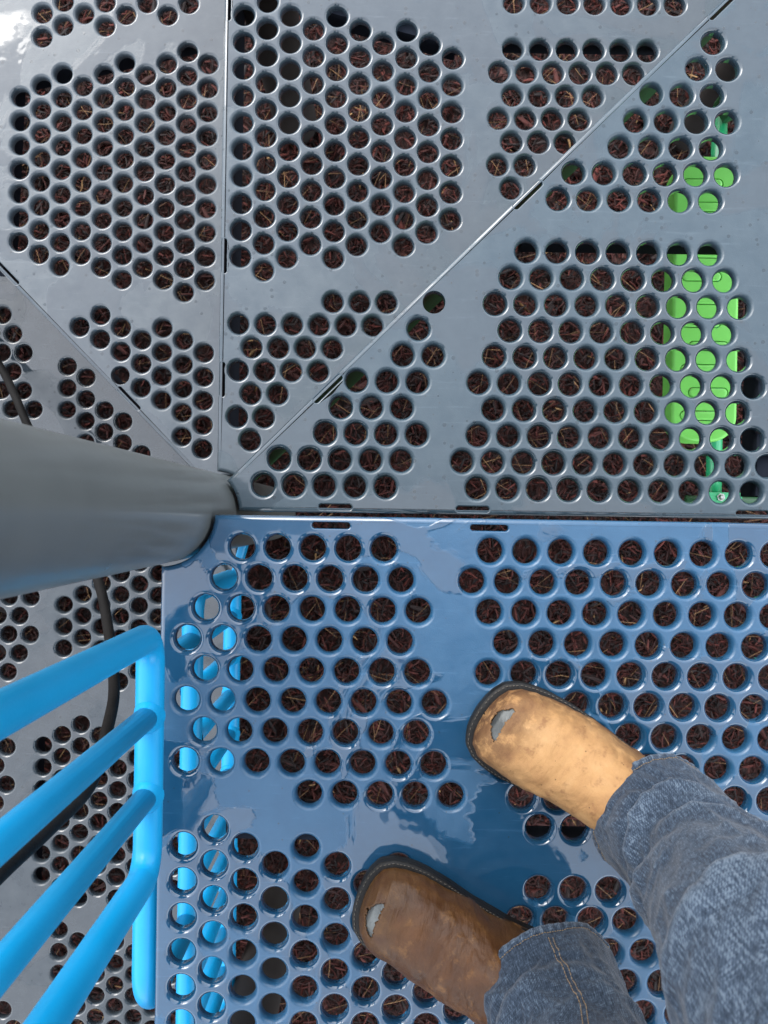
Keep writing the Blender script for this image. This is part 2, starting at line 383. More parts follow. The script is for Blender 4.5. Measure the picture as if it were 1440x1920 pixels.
def deck_plate(name, poly, z, holes, slots, mat, parent):
    BV = 0.0065
    top, _ = offset_poly(poly, BV)
    V = []; NR = []; F = []
    def addring(pts, zz, nn):
        i0 = len(V)
        for p_, q in zip(pts, nn): V.append((p_[0], p_[1], zz)); NR.append(q)
        return i0
    n = len(top)
    addring(top, z, [(0, 0, 1)] * n)
    loops = [(0, n)]
    tests = []
    features = [(h[:2], 0.0, 0.0, h[2], RI, DZ, 28) for h in holes] + [(s_[0], s_[1], s_[2], *(s_[3:5] if len(s_) > 3 else (.0062, .0038)), .003, 20) for s_ in slots]
    feat_idx = []
    for (c, ang, hl, ro, ri, dz, seg) in features:
        pts, nr = stadium(c, ang, hl, ro, seg)
        i0 = addring(pts, z, [(0, 0, 1)] * seg); loops.append((i0, seg)); feat_idx.append((i0, seg)); tests.append((c, ang, hl, ro))
    edges = []
    for i0, k in loops: edges += [(i0 + j, i0 + (j + 1) % k) for j in range(k)]
    co = [Vector((v[0], v[1])) for v in V]
    rv, re, rf, ov, oe, of = delaunay_2d_cdt(co, edges, [], 0, 1e-7)
    remap = {}
    for i, src in enumerate(ov):
        remap[i] = src[0] if src else None
    tri = np.array([t for t in rf if len(t) == 3])
    P = np.array([(q.x, q.y) for q in rv]); C = P[tri].mean(1)
    keep = inpoly(C, top)
    for (c, ang, hl, ro) in tests:
        d = C - np.array(c); ca, sa = math.cos(ang), math.sin(ang)
        lx = d[:, 0] * ca + d[:, 1] * sa; ly = -d[:, 0] * sa + d[:, 1] * ca
        lx = np.sign(lx) * np.maximum(np.abs(lx) - hl, 0)
        keep &= (lx ** 2 + ly ** 2) > (ro * .975) ** 2
    for t in tri[keep]:
        ids = [remap[int(i)] for i in t]
        if None in ids: continue
        a, b, c = (V[i] for i in ids)
        if (b[0] - a[0]) * (c[1] - a[1]) - (b[1] - a[1]) * (c[0] - a[0]) < 0: ids = ids[::-1]
        F.append(tuple(ids))
    # rim of the plate
    prev = 0
    for k in range(1, 6):
        t = k / 5 * PI / 2
        pts, nn = offset_poly(poly, BV * (1 - math.sin(t)))
        i0 = addring(pts, z - BV * (1 - math.cos(t)), [(q[0] * math.sin(t), q[1] * math.sin(t), math.cos(t)) for q in nn])
        F += [(prev + j, i0 + j, i0 + (j + 1) % n, prev + (j + 1) % n) for j in range(n)]; prev = i0
    pts, nn = offset_poly(poly, 0.0)
    i0 = addring(pts, z - 0.055, [(q[0], q[1], 0) for q in nn]); F += [(prev + j, i0 + j, i0 + (j + 1) % n, prev + (j + 1) % n) for j in range(n)]
    pts, nn = offset_poly(poly, 0.004)
    i1 = addring(pts, z - 0.055, [(0, 0, -1)] * n); F += [(i0 + j, i1 + j, i1 + (j + 1) % n, i0 + (j + 1) % n) for j in range(n)]
    i2 = addring(pts, z - 0.012, [(-q[0], -q[1], 0) for q in nn]); F += [(i1 + j, i2 + j, i2 + (j + 1) % n, i1 + (j + 1) % n) for j in range(n)]
    # rolled rims of holes and slots
    for (c, ang, hl, ro, ri, dz, seg), (st, _) in zip(features, feat_idx):
        prev = st; a_ = ro - ri
        for k in range(1, 6):
            t = k / 5 * PI / 2
            pts, nr = stadium(c, ang, hl, ro - a_ * math.sin(t), seg)
            nx = math.sin(t) / a_; nz = math.cos(t) / dz; q = math.hypot(nx, nz); nx /= q; nz /= q
            i0 = addring(pts, z - dz * (1 - math.cos(t)), [(-e[0] * nx, -e[1] * nx, nz) for e in nr])
            F += [(prev + j, prev + (j + 1) % seg, i0 + (j + 1) % seg, i0 + j) for j in range(seg)]; prev = i0
        pts, nr = stadium(c, ang, hl, ri, seg)
        i0 = addring(pts, z - dz - .006, [(-e[0], -e[1], 0) for e in nr])
        F += [(prev + j, prev + (j + 1) % seg, i0 + (j + 1) % seg, i0 + j) for j in range(seg)]
    me = mesh(name, V, F)
    o = link(name, me, mat, parent)
    me.normals_split_custom_set_from_vertices([Vector(q).normalized() for q in NR])
    return o
def far(holes, poly, d=0.0226):
    P = np.array(holes); ok = inpoly(P, poly); n = len(poly); dm = np.full(len(P), 9.0)
    for i in range(n):
        a = np.array(poly[i]); b = np.array(poly[(i + 1) % n]); ab = b - a
        t = np.clip(((P - a) @ ab) / (ab @ ab), 0, 1); q = a + t[:, None] * ab
        dm = np.minimum(dm, np.linalg.norm(P - q, axis=1))
    ok &= dm > d; out = []
    for h, w in zip(P[ok], dm[ok]):           # holes close to an edge get a narrower rolled rim
        if all((h[0] - o[0]) ** 2 + (h[1] - o[1]) ** 2 > (2 * RO + .0002) ** 2 for o in out): out.append((h[0], h[1], min(RO, w - .0069)))
    return out
def edge_slots(a0, dist, inset, hl=.0195):
    """Slots parallel to a radial edge at angle a0, at distances from the axis, inset towards the deck (+ = ccw side)."""
    t = math.radians(a0); out = []
    for d in dist:
        out.append(((AX[0] + d * math.cos(t) - inset * math.sin(t), AX[1] + d * math.sin(t) + inset * math.cos(t)), t, hl))
    return out
def deck(key, name, label, poly, holes, slots, mat, risers=(), ribs=(), riser_mat=None):
    r = RR[key]; z = Z(r)
    e = empty(name, (AX[0], AX[1], z)); tag(e, label, 'deck')
    deck_plate('plate', poly, z, far(holes, poly), slots, mat, e)
    for a0, side, depth, r0, r1 in risers:         # upright plates under the radial edges
        t = math.radians(a0); off = side * 0.0052
        mid = (r0 + r1) / 2
        mb = MB().box((AX[0] + mid * math.cos(t) - off * math.sin(t), AX[1] + mid * math.sin(t) + off * math.cos(t), z - 0.008 - depth / 2), (r1 - r0, 0.004, depth), t)
        mb.build('riser', riser_mat or M['under'], e, False)
    for (p0, p1, th, dep) in ribs:                 # stiffening ribs under the plain bands
        a = Vector((*p0, 0)); b = Vector((*p1, 0)); d = b - a
        mb = MB().box(((a.x + b.x) / 2, (a.y + b.y) / 2, z - 0.0145 - dep / 2), (d.length, th, dep), math.atan2(d.y, d.x))
        mb.build('rib', M['under'], e, False)
    return e
def ribpx(r, x0, y0, x1, y1, th=.03, dep=.06): return (W(x0, y0, r), W(x1, y1, r), th, dep)

# --- blue deck (270..360 degrees)
L = LEN
poly = wedge(270, 360, [(0, -L), (L, -L), (L, 0)])
main, lat = snap(rows(1.0, [(1027, 461, 5), (1084, 426, 6), (1144, 390, 7), (1198, 353, 7), (1257, 386, 7), (1315, 352, 8), (1375, 384, 7), (1432, 353, 8), (1489, 581, 5),
    (1035, 919, 11), (1091, 885, 12), (1148, 917, 11), (1207, 949, 11), (1263, 916, 11), (1320, 949, 11), (1381, 981, 11), (1440, 945, 11), (1496, 977, 10), (1552, 1009, 10),
    (1668, 1005, 10), (1722, 972, 10), (1785, 1005, 10), (1842, 1038, 9), (1899, 1072, 9), (1957, 1038, 9), (2015, 1072, 9), (2072, 1038, 9)]), 'row')
c2, _ = snap(cols(1.0, [(349, 1589, 10), (404, 1556, 10), (461, 1590, 10), (518, 1625, 9), (575, 1591, 10), (632, 1626, 9), (688, 1655, 9), (745, 1622, 9), (798, 1732, 7), (855, 1763, 6), (912, 1797, 5), (968, 1830, 5)]), 'col')
deck('blue', 'perforated_deck', 'wet bright blue perforated deck that the two boots stand on', poly, main + c2,
     edge_slots(0, [(d - 298) * S for d in (620, 917, 1511)], -0.0135),
     M['blue'], risers=[(270, 1, .05, RP + .01, L), (0, -1, .05, RP + .01, L)],
     ribs=[ribpx(1.0, 420, 1556, 620, 1560, .03), ribpx(1.0, 980, 1607, 1660, 1618, .03)])
# --- D deck (0..45 degrees)
r = RR['D']
poly = wedge(0, 45, [(L, 0), (L, L)])
hD, _ = snap(rows(r, [(470, 989, 7), (519, 959, 8), (566, 929, 9), (620, 957, 8), (668, 926, 9), (718, 896, 10), (768, 923, 9), (816, 894, 10), (866, 865, 11), (916, 892, 10),
    (565, 815, 1), (615, 784, 1), (664, 754, 2), (713, 669, 3), (761, 640, 3), (810, 611, 4), (857, 523, 5), (907, 494, 5),
    (81, 1340, 1), (128, 1311, 2), (175, 1225, 3), (226, 1196, 4), (273, 1166, 4), (324, 1077, 6), (373, 1047, 6)]), 'row')
deck('D', 'perforated_deck', 'grey blue wedge deck touching the blue deck, green climber showing through it', poly, hD,
     edge_slots(0, [(d - 357) * r * S for d in (627, 885)], 0.0105) + edge_slots(0, [(1410 - 357) * r * S], .0105) + edge_slots(45, [.263, .661, 1.05], -0.0095, .023),
     M['deckD'], risers=[(45, -1, .195, RP + .01, L * 1.36), (0, 1, .16, RP + .01, L)],
     ribs=[ribpx(r, 985, 426, 1540, 434, .03, .06), ribpx(r, 1456, 480, 1444, 930, .03, .06)], riser_mat=M['dgreen'])  # risers tinted dark green: the climber's reflected green is put into their colour
# --- C deck (45..90 degrees)
r = RR['C']
poly = wedge(45, 90, [(L, L), (0, L)])
hC1, _ = snap(rows(r, [(565, 626, 3), (607, 447, 6), (652, 471, 4), (694, 445, 4), (739, 470, 2), (781, 444, 2), (824, 468, 1)]), 'row')
hC2, _ = snap(cols(r, [(456, 26, 10), (500, 1, 11), (544, 28, 10), (589, 54, 9), (632, 30, 10), (675, 55, 9), (719, 82, 8), (763, 57, 9), (807, 83, 8), (851, 109, 7)]), 'col')
hC3, _ = snap(rows(r, [(5, 965, 7), (90, 963, 6), (134, 936, 6), (179, 961, 4), (222, 934, 4), (266, 959, 3), (310, 932, 2), (353, 956, 1)]), 'row')
deck('C', 'perforated_deck', 'grey wedge deck between the two diagonal seams at top centre', poly, hC1 + hC2 + hC3,
     edge_slots(90, [(966 - y) * r * S for y in (10, 484, 716)], -0.0095, .024), M['deckC'],
     risers=[(90, -1, .185, RP + .01, L)],
     ribs=[ribpx(r, 905, 40, 1300, 46, .03, .06), ribpx(r, 893, 60, 885, 430, .02, .04), ribpx(r, 600, -8, 860, 62, .03, .05)])
# --- B deck (90..135 degrees)
r = RR['B']
poly = wedge(90, 135, [(0, L), (-L, L)])
hB, _ = snap(cols(r, [(36, 180, 7), (77, 158, 8), (116, 135, 9), (155, 160, 8), (194, 138, 9), (234, 117, 10), (273, 140, 9), (313, 118, 10), (353, 97, 11), (392, 120, 10),
    (82, 23, 2), (120, 2, 2), (160, 25, 1), (200, 3, 2), (239, 27, 1), (278, 5, 1), (317, 28, 1), (357, 5, 1),
    (109, 590, 1), (148, 613, 1), (188, 592, 2), (227, 615, 3), (266, 639, 3), (305, 617, 4), (344, 641, 5), (383, 665, 5)]), 'col')
deck('B', 'perforated_deck', 'pale grey wedge deck in the upper left corner', poly, hB,
     edge_slots(135, [.28, .597], -0.0095, .024), M['deckB'], risers=[(135, -1, .15, RP + .01, L * 1.36)],
     ribs=[ribpx(r, 20, 124, 375, 44, .03, .06), ribpx(r, 4, 140, -14, 500, .03, .06)])
# --- A landing (135..270 degrees)
r = RR['A']
poly = wedge(135, 270, [(-L, L), (-L, -L * 1.12), (0, -L * 1.12)], .014)
a1, latA = snap(cols(r, [(128, 686, 3), (163, 707, 4), (198, 769, 4), (233, 791, 3), (268, 848, 2), (118, 1133, 3), (154, 1113, 3), (187, 1093, 5), (226, 1077, 6), (262, 1055, 6), (297, 1075, 6)]), 'col')
a2, latA2 = snap(rows(r, [(588, 3, 1), (623, 23, 1), (660, 4, 2), (695, 23, 1), (732, 2, 2), (767, 22, 2)]), 'row')
a3 = lattice_fill(latA, r, [[(55, 1388), (148, 1340), (330, 1400), (330, 1680), (150, 1702), (55, 1662)], [(88, 1735), (150, 1750), (330, 1770), (330, 2060), (88, 2060)]])
a4 = lattice_fill(latA2, r, [[(-420, 575), (8, 575), (72, 772), (-420, 790)], [(-420, 1110), (70, 1115), (40, 1282), (-420, 1290)], [(-420, 1385), (22, 1400), (14, 1540), (-420, 1540)], [(-420, 1860), (26, 1865), (50, 2060), (-420, 2060)]])
deck('A', 'perforated_deck', 'dark grey lowest landing behind the blue railing, left of the post', poly, a1 + a2 + a3 + a4, [], M['deckA'],
     ribs=[ribpx(r, -300, 1716, 330, 1724, .03, .05), ribpx(r, 50, 1380, 42, 1700, .03, .05)])

# ------------------------------------------------------------------ posts
def post(name, label, c, rad, z0, z1, mat, group=None, cap=True):
    e = empty(name, (c[0], c[1], z0)); tag(e, label, 'post', group)
    zs = np.linspace(z0, z1, 14)
    MB().tube([(c[0], c[1], z) for z in zs], rad, 48).build('tube', mat, e)
    if cap:
        mb = MB(); prof = [(rad + .004, 0), (rad + .005, .02), (rad * .8, .035), (rad * .4, .045), (.001, .048)]
        v = []; f = []
        for q, zz in prof:
            for k in range(48): v.append((c[0] + q * math.cos(2 * PI * k / 48), c[1] + q * math.sin(2 * PI * k / 48), z1 + zz))
        for i in range(len(prof) - 1):
            for k in range(48): f.append((i * 48 + k, i * 48 + (k + 1) % 48, (i + 1) * 48 + (k + 1) % 48, (i + 1) * 48 + k))
        mb.add(v, f).build('cap', mat, e)
    return e
gp = post('deck_post', 'thick round grey post rising beside the decks at the left', AX, RP, GZ - .2, 2.1, M['post'])
cP = W(556, 235, R_G); post('support_post', 'dark brown support post seen through the holes of the top centre deck', cP, .050, GZ - .2, Z(RR['C']) - .03, M['brown'], cap=False)
dP = W(1290, 250, R_G); post('support_post', 'dark brown support post seen through holes near the green climber', dP, .048, GZ - .2, Z(RR['D']) - .03, M['brown'], cap=False)
bP = W(528, 1690, R_G); post('support_post', 'dark brown support post seen through the blue deck beside the brown boot', bP, .048, GZ - .2, Z(1.0) - .03, M['brown'], cap=False)

# ------------------------------------------------------------------ blue railing above, barrier below
def barrier(name, label, x, ys, z0, z1, fr, pk, mids=(), bend=.03, ends=True):
    e = empty(name, (x, (ys[0] + ys[-1]) / 2, z0)); tag(e, label, 'railing')
    y0, y1 = ys[0], ys[-1]; ym = (y0 + y1) / 2
    loop = fillet_path([(x, ym, z0), (x, y0, z0), (x, y0, z1), (x, y1, z1), (x, y1, z0), (x, ym, z0)], bend, 10)
    MB().tube(loop, fr, 24, cap=False).build('frame', M['cyan'], e)
    for y in ys[1:-1]:
        b = MB().tube([(x, y, z0 + fr * .5), (x, y, (z0 + z1) / 2), (x, y, z1 - fr * .5)], pk, 20)
        b.build('picket', M['cyan'], e)
        for zz, sg in ((z0, 1), (z1, -1)):
            w = MB()
            zc = zz + sg * (fr * .96); prof = [(pk + .0055, 0), (pk + .0046, .0026), (pk + .002, .0062), (pk * .98, .0095)]
            v = []; f = []
            for q, dz in prof:
                for k in range(24):
                    t = 2 * PI * k / 24; cx = q * math.cos(t)
                    drop = fr - math.sqrt(max(0, fr * fr - cx * cx))
                    v.append((x + cx, y + q * math.sin(t), zc + sg * (dz - drop * .9)))
            for i in range(3):
                for k in range(24): f.append((i * 24 + k, i * 24 + (k + 1) % 24, (i + 1) * 24 + (k + 1) % 24, (i + 1) * 24 + k))
            w.add(v, f); w.build('weld_bead', M['cyan'], e)
    for zz in mids:
        MB().tube([(x, y0, zz), (x, (y0 + y1) / 2, zz), (x, y1, zz)], fr, 24).build('mid_rail', M['cyan'], e)
    return e
ra = barrier('railing', 'bright blue tube railing with upright bars on the edge of the blue deck', -414 * S, [-222 * S, -363 * S, -504 * S, -645 * S], .058, .92, .0167, .0134, bend=.035)
for zz in (.62, .84):
    MB().box((-414 * S, -.09, zz), (.012, .075, .04), 0, .003).build('clamp', M['cyan'], ra, False)
ys = [-.125 - .0755 * k for k in range(12)]
bx = -447 * S; zm, zl, zt = Z(1.252), Z(1.578), Z(1.0) - .03
lo = barrier('barrier', 'lower blue tube barrier under the left edge of the blue deck', bx, ys, zl, zm, .0167, .0134, bend=.035)
MB().tube(fillet_path([(bx, -.20, zm), (bx, -.20, zt), (bx, -.628, zt), (bx, -.628, zm)], .05, 10), .0167, 24).build('top_hoop', M['cyan'], lo)
for zz in (zm, zl):
    MB().box((bx + .012, -.092, zz), (.014, .07, .04), -.25, .003).build('clamp', M['cyan'], lo, False)

# ------------------------------------------------------------------ black cable
ctrl = []
for px, py, rr in [(-230, 300, 1.9), (-60, 590, 1.62), (2, 690, 1.55), (28, 742, 1.5), (60, 815, 1.45), (135, 960, 1.32), (183, 1085, 1.22), (203, 1180, 1.16), (214, 1285, 1.08), (203, 1360, 1.0), (170, 1470, .94), (100, 1547, .86), (25, 1616, .78), (-80, 1712, .68), (-330, 1900, .52)]:
    x, y = W(px, py, rr); ctrl.append((x, y, Z(rr)))
ctrl += [(-.40, -.56, .78), (-.34, -.47, .93), (-.268, -.425, .955), (-.235, -.40, .90)]     # hooked over the top of the railing
tag(MB().tube(smooth_path(ctrl, 12), .0075, 16).build('rubber_cable', M['rubber']), 'black rubber coated cable curving behind the grey post and the railing', 'cable')

# ------------------------------------------------------------------ green climber under the right deck
def climber():
    rt, rb = 1.42, 1.492
    x0, _ = W(1262, 560, rt); x1, _ = W(1386, 560, rt); _, yb = W(1330, 828, rt); _, yt = W(1340, 292, rt)
    xc, yc = (x0 + x1) / 2, (yb + yt) / 2
    e = empty('green_climber', (xc, yc, Z(rb))); tag(e, 'lime green ridged climber with mint tube, below the right grey deck', 'climber')
    hw, hl = (x1 - x0) / 2, (yt - yb) / 2
    def outline(ins, n=14):
        out = []; rad = hw * .78 - ins
        for cx, cy, a0 in ((hw - ins - rad, hl - ins - rad, 0), (-(hw - ins - rad), hl - ins - rad, 90), (-(hw - ins - rad), -(hl - ins - rad), 180), (hw - ins - rad, -(hl - ins - rad), 270)):
            for k in range(n + 1):
                t = math.radians(a0 + 90 * k / n); out.append((xc + cx + rad * math.cos(t), yc + cy + rad * math.sin(t)))
        return out
    zt = Z(rt); k = 0; y = yb + .045; spots = []
    while y < yt - .03:
        spots.append((xc + (.006 if k % 2 else -.008), y)); y += .0405; k += 1
    deck_plate('body', outline(0), zt, [], [(c, 0, .026, .0098, .0088) for c in spots], M['green'], e)
    for c in spots:
        vv = []; ff = []; prof = [(.0074, -.012), (.0074, -.0006), (.0066, .0006), (.003, .0009)]
        for q, dz in prof:
            pts, _ = stadium(c, 0, .026, q, 28); vv += [(a_, b_, zt + dz) for a_, b_ in pts]
        for i in range(3): ff += [(i * 28 + j, i * 28 + (j + 1) % 28, (i + 1) * 28 + (j + 1) % 28, (i + 1) * 28 + j) for j in range(28)]
        ff.append(tuple(84 + j for j in range(28)))
        MB().add(vv, ff).build('grip_ridge', M['green'], e)
    tx = W(1349, 226, 1.53)[0]; tz = Z(1.53)
    MB().tube([(tx, .02, tz), (tx, .3, tz), (tx, .6, tz), (tx, .775, tz)], .0145, 20).build('tube', M['mint'], e)
    bx, by = W(1352, 932, 1.5); 
    MB().box((bx + .01, by - .004, tz + .017), (.07, .026, .005), 0, .0015).build('flange', M['mint'], e, False)
    MB().tube([(bx + .004, by, tz + .0195), (bx + .004, by, tz + .025)], .0075, 6).build('nut', M['steel'], e, False)
    MB().tube([(bx + .004, by, tz + .0251), (bx + .004, by, tz + .031)], [.0055, .003], 14).build('bolt_end', M['steel'], e, True, .5)
    hx, hy = W(1395, 941, 1.5)
    MB().tube([(hx - .09, hy, tz - .02), (hx, hy, tz - .02), (hx + .12, hy - .002, tz - .02)], .012, 16).build('cross_tube', M['dgreen'], e)
    qx, qy = W(1362, 186, 1.5)
    MB().box((qx + .01, qy - .01, Z(1.5)), (.045, .045, .04), .5, .004).build('bracket', M['dgreen'], e, False)
climber()

# ------------------------------------------------------------------ person: boots, jeans, body
def leather(name, c1, c2, c3, rough, spotcol, wetness, spec=.18):
    m, n, l, p = newmat(name)
    tc = N(n, 'ShaderNodeTexCoord')
    a = N(n, 'ShaderNodeTexNoise', Scale=16.0, Detail=7.0, Roughness=0.62, Distortion=.3); l.new(tc.outputs['Object'], a.inputs['Vector'])
    b = N(n, 'ShaderNodeTexNoise', Scale=55.0, Detail=6.0, Roughness=0.7); l.new(tc.outputs['Object'], b.inputs['Vector'])
    fine = N(n, 'ShaderNodeTexVoronoi', Scale=900.0); l.new(tc.outputs['Object'], fine.inputs['Vector'])
    c = ramp(n, l, a.outputs['Fac'], [(0.3, c1), (0.52, c2), (0.72, c3)])
    sp = ramp(n, l, b.outputs['Fac'], [(0.54, g(0)), (0.66, g(0.7))])
    c = mixc(n, l, sp, c, (*spotcol, 1))
    v = N(n, 'ShaderNodeTexVoronoi', Scale=75.0); l.new(tc.outputs['Object'], v.inputs['Vector'])
    sp2 = math_(n, l, 'MULTIPLY', math_(n, l, 'LESS_THAN', v.outputs['Distance'], 0.075), 0.7)
    c = mixc(n, l, sp2, c, (*[q * .35 for q in spotcol], 1))
    # rubbed darker/grubby rim carried as an attribute (distance to the sole and toe)
    at = N(n, 'ShaderNodeAttribute', attribute_name='grub')
    gr = math_(n, l, 'MULTIPLY', at.outputs['Fac'], ramp(n, l, b.outputs['Fac'], [(0.34, g(0)), (0.50, g(1))]), True)
    c = mixc(n, l, gr, c, (*[q * .45 for q in spotcol], 1))
    l.new(c, p.inputs['Base Color'])
    r = N(n, 'ShaderNodeMapRange'); l.new(a.outputs['Fac'], r.inputs['Value']); r.inputs['From Min'].default_value = .3; r.inputs['From Max'].default_value = .7
    r.inputs['To Min'].default_value = rough - wetness; r.inputs['To Max'].default_value = rough + .08
    l.new(r.outputs[0], p.inputs['Roughness']); p.inputs['Specular IOR Level'].default_value = spec
    # creases across the foot
    mp = N(n, 'ShaderNodeMapping'); mp.inputs['Scale'].default_value = (120, 26, 26); l.new(tc.outputs['Object'], mp.inputs[0])
    cr = N(n, 'ShaderNodeTexNoise', Scale=1.0, Detail=4.0, Roughness=.6, Distortion=1.2); l.new(mp.outputs[0], cr.inputs['Vector'])
    h = math_(n, l, 'ADD', math_(n, l, 'MULTIPLY', cr.outputs['Fac'], .9), math_(n, l, 'MULTIPLY', fine.outputs['Distance'], .12))
    h = math_(n, l, 'ADD', h, math_(n, l, 'MULTIPLY', b.outputs['Fac'], .6))
    bp = N(n, 'ShaderNodeBump', Strength=.7, Distance=.002); l.new(h, bp.inputs['Height']); l.new(bp.outputs[0], p.inputs['Normal'])
    return m
M['tan'] = leather('tan nubuck leather', (0.20, 0.100, 0.038), (0.285, 0.158, 0.064), (0.34, 0.202, 0.092), .62, (0.15, 0.07, 0.03), .06)
M['brownl'] = leather('wet brown leather', (0.024, 0.0088, 0.0028), (0.047, 0.018, 0.0055), (0.080, 0.033, 0.0105), .44, (0.125, 0.058, 0.018), .17, .22)
M['solem'] = paint('black rubber sole', (0.0042, 0.004, 0.0038), .55, .3, .0008, spec=.2, dirt=(.016, .014, .012))
M['thread'] = paint('pale thread', (0.14, 0.095, 0.05), .7); M['wthread'] = paint('dark welt thread', (0.05, 0.042, 0.032), .7)
M['toe'] = paint('scuffed steel toe', (0.075, 0.08, 0.078), .38, .5, .0006, dirt=(.03, .028, .025)); M['toe'].node_tree.nodes['Principled BSDF'].inputs['Metallic'].default_value = .6

wT = tab([0, .004, .012, .03, .07, .12, .2, .3, .4, .5, .6, .7, .8, .9, .96, .99, 1], [0.001, .015, .0255, .037, .0455, .0495, .0525, .0535, .052, .0495, .0465, .044, .041, .036, .028, .016, .001])
hT = tab([0, .01, .03, .07, .12, .2, .3, .4, .5, .58, .65, .72, .97, 1], [.012, .026, .039, .048, .054, .061, .071, .088, .112, .138, .165, .19, .19, .15])
cT = tab([0, .15, .4, .6, 1], [.010, .006, -.003, -.006, 0])
BL = .302
FLEX = {1: .0004, -1: .0008}
def surf(u, v, side):
    ph = v * PI / 2 * 1.06
    s_, c_ = math.sin(ph), math.cos(ph)
    w = wT(u) * 1.04; h = hT(u) * 1.04
    y = w * math.copysign(abs(s_) ** .82, s_) + side * cT(u)
    z = .026 + (h * abs(c_) ** .78 if c_ > 0 else -.004)
    # instep ridge and flex creases
    fl = FLEX[side] * math.sin(u * 95 + 2.2 * math.sin(v * 2.4)) * math.exp(-((u - .34) / .075) ** 2) * max(0, c_)
    nz = noise.noise((u * 9, v * 2.2, 3.1 * side)) * .0022 + noise.noise((u * 26, v * 6, 5 * side)) * .0009
    cn = noise.noise((u * 30 + 1.5 * noise.noise((u * 6, v * 3, side)), v * 2.6, 11 * side))
    fl -= FLEX[side] * 2.4 * max(0, 1 - abs(cn) * 6) ** 2 * math.exp(-((u - .42) / .13) ** 2) * max(0, c_)
    k = fl + nz * 1.3 * min(1, u * 8)
    return Vector((-u * BL, y * (1 + k / .05), z + k * (1 if c_ > 0 else 0)))
def us(n):
    return [0.5 * (1 - math.cos(PI * (i / n) ** .8)) if False else (i / n) ** 1.5 for i in range(n + 1)]
def boot(person, name, label, toe, ang, mat, side, seed):
    e = empty(name); e.parent = person
    e.matrix_parent_inverse = Matrix.Translation(-Vector(person.location))
    tag(e, label)
    Mx = Matrix.Translation((toe[0], toe[1], 0.0015)) @ Matrix.Rotation(ang, 4, 'Z')
    def place(o):
        o.parent = e; o.matrix_parent_inverse = Matrix.Identity(4)
    e.matrix_basis = Mx
    NU, NV = 150, 90; uu = us(NU); vv = [-1 + 2 * j / NV for j in range(NV + 1)]
    rnd = random.Random(seed)
    V = [surf(u, v, side) for u in uu for v in vv]
    def torn(u, y):
        q = (y - side * .004) / .022
        if abs(q) >= 1: return False
        cu = .038 + .024 * q * q
        hw = .021 * math.sqrt(1 - q * q) * (1 + .2 * noise.noise((q * 3.1, seed, 0)) + .25 * noise.noise((q * 9, seed, 2)))
        return abs(u - cu) < hw
    F = []
    for i in range(NU):
        for j in range(NV):
            a = i * (NV + 1) + j; c = (V[a] + V[a + NV + 2]) / 2
            if torn(-c.x / BL, c.y) and c.z > .03: continue
            F.append((a, a + 1, a + NV + 2, a + NV + 1))
    # curl the torn rim up a touch
    me = mesh('upper', V, F); at = me.attributes.new('grub', 'FLOAT', 'POINT')
    gv = []
    for u in uu:
        for v in vv:
            e1 = math.exp(-(1 - abs(v)) * 3.2) * 1.2 + math.exp(-u * 22) * .9 + .5 * math.exp(-((u - .09) / .07) ** 2) * math.exp(-((v) / .6) ** 2)
            gv.append(min(1, e1))
    at.data.foreach_set('value', gv)
    o = link('upper', me, mat); place(o)
    sm = o.modifiers.new('thickness', 'SOLIDIFY'); sm.thickness = .0018; sm.offset = -1
    # steel cap under the tear
    tv = []; tf = []; nu, nv = 26, 40
    for i in range(nu + 1):
        for j in range(nv + 1):
            u = .02 + .15 * i / nu; v = -.75 + 1.5 * j / nv; p = surf(u, v, side); c = Vector((-.1 * BL, side * .006, .03))
            tv.append(p + (c - p).normalized() * .0022)
    for i in range(nu):
        for j in range(nv): a = i * (nv + 1) + j; tf.append((a, a + 1, a + nv + 2, a + nv + 1))
    o = link('toe_cap', mesh('toe_cap', tv, tf), M['toe']); place(o); o['label'] = 'bare worn steel showing through the torn toe'
    # sole with welt
    ring = [(u, 1) for u in uu] + [(u, -1) for u in uu[::-1][1:-1]]
    n = len(ring)
    def outline(off0):
        pts = [Vector((-u * BL, sg * wT(u) + side * cT(u), 0)) for u, sg in ring]
        out = []; taper = tab([0, .16, .42, 1], [1, 1, .3, .2])
        for i in range(n):
            off = off0 * taper(ring[i][0])
            t = (pts[(i + 2) % n] - pts[i - 2]); nn = Vector((t.y, -t.x, 0)).normalized(); out.append(pts[i] - nn * off if False else pts[i] + nn * -off)
        return out
    # find the outward sign
    test = outline(.005); sgn = 1 if sum(p.length for p in test) >= 0 and (test[n // 4] - Vector((-.15, side * cT(.5), 0))).length > (outline(0)[n // 4] - Vector((-.15, side * cT(.5), 0))).length else -1
    sv = []; sf = []
    prof = [(.001, 0), (.0072, .003), (.0080, .014), (.0072, .020), (.0084, .022), (.0090, .0255), (.0082, .029), (.003, .0300), (-.004, .0295)]
    for off, z in prof:
        for p in outline(off * sgn): sv.append((p.x, p.y, z))
    for i in range(len(prof) - 1):
        for j in range(n): sf.append((i * n + j, i * n + (j + 1) % n, (i + 1) * n + (j + 1) % n, (i + 1) * n + j))
    sf.append(tuple(range(n))[::-1])
    o = link('sole', mesh('sole', sv, sf), M['solem']); place(o)
    # welt stitches
    st = MB(); path = outline(.0060 * sgn)
    acc = 0; i = 0
    for j in range(n):
        a, b = path[j], path[(j + 1) % n]; acc += (b - a).length
        if acc > .0042:
            acc = 0; d = (b - a).normalized() if (b - a).length > 1e-6 else Vector((1, 0, 0))
            st.tube([a - d * .0014 + Vector((0, 0, .0298)), a + Vector((0, 0, .0304)), a + d * .0014 + Vector((0, 0, .0298))], .0006, 5)
    o = st.build('welt_stitching', M['wthread']); place(o); o['kind'] = 'stuff'
    return e

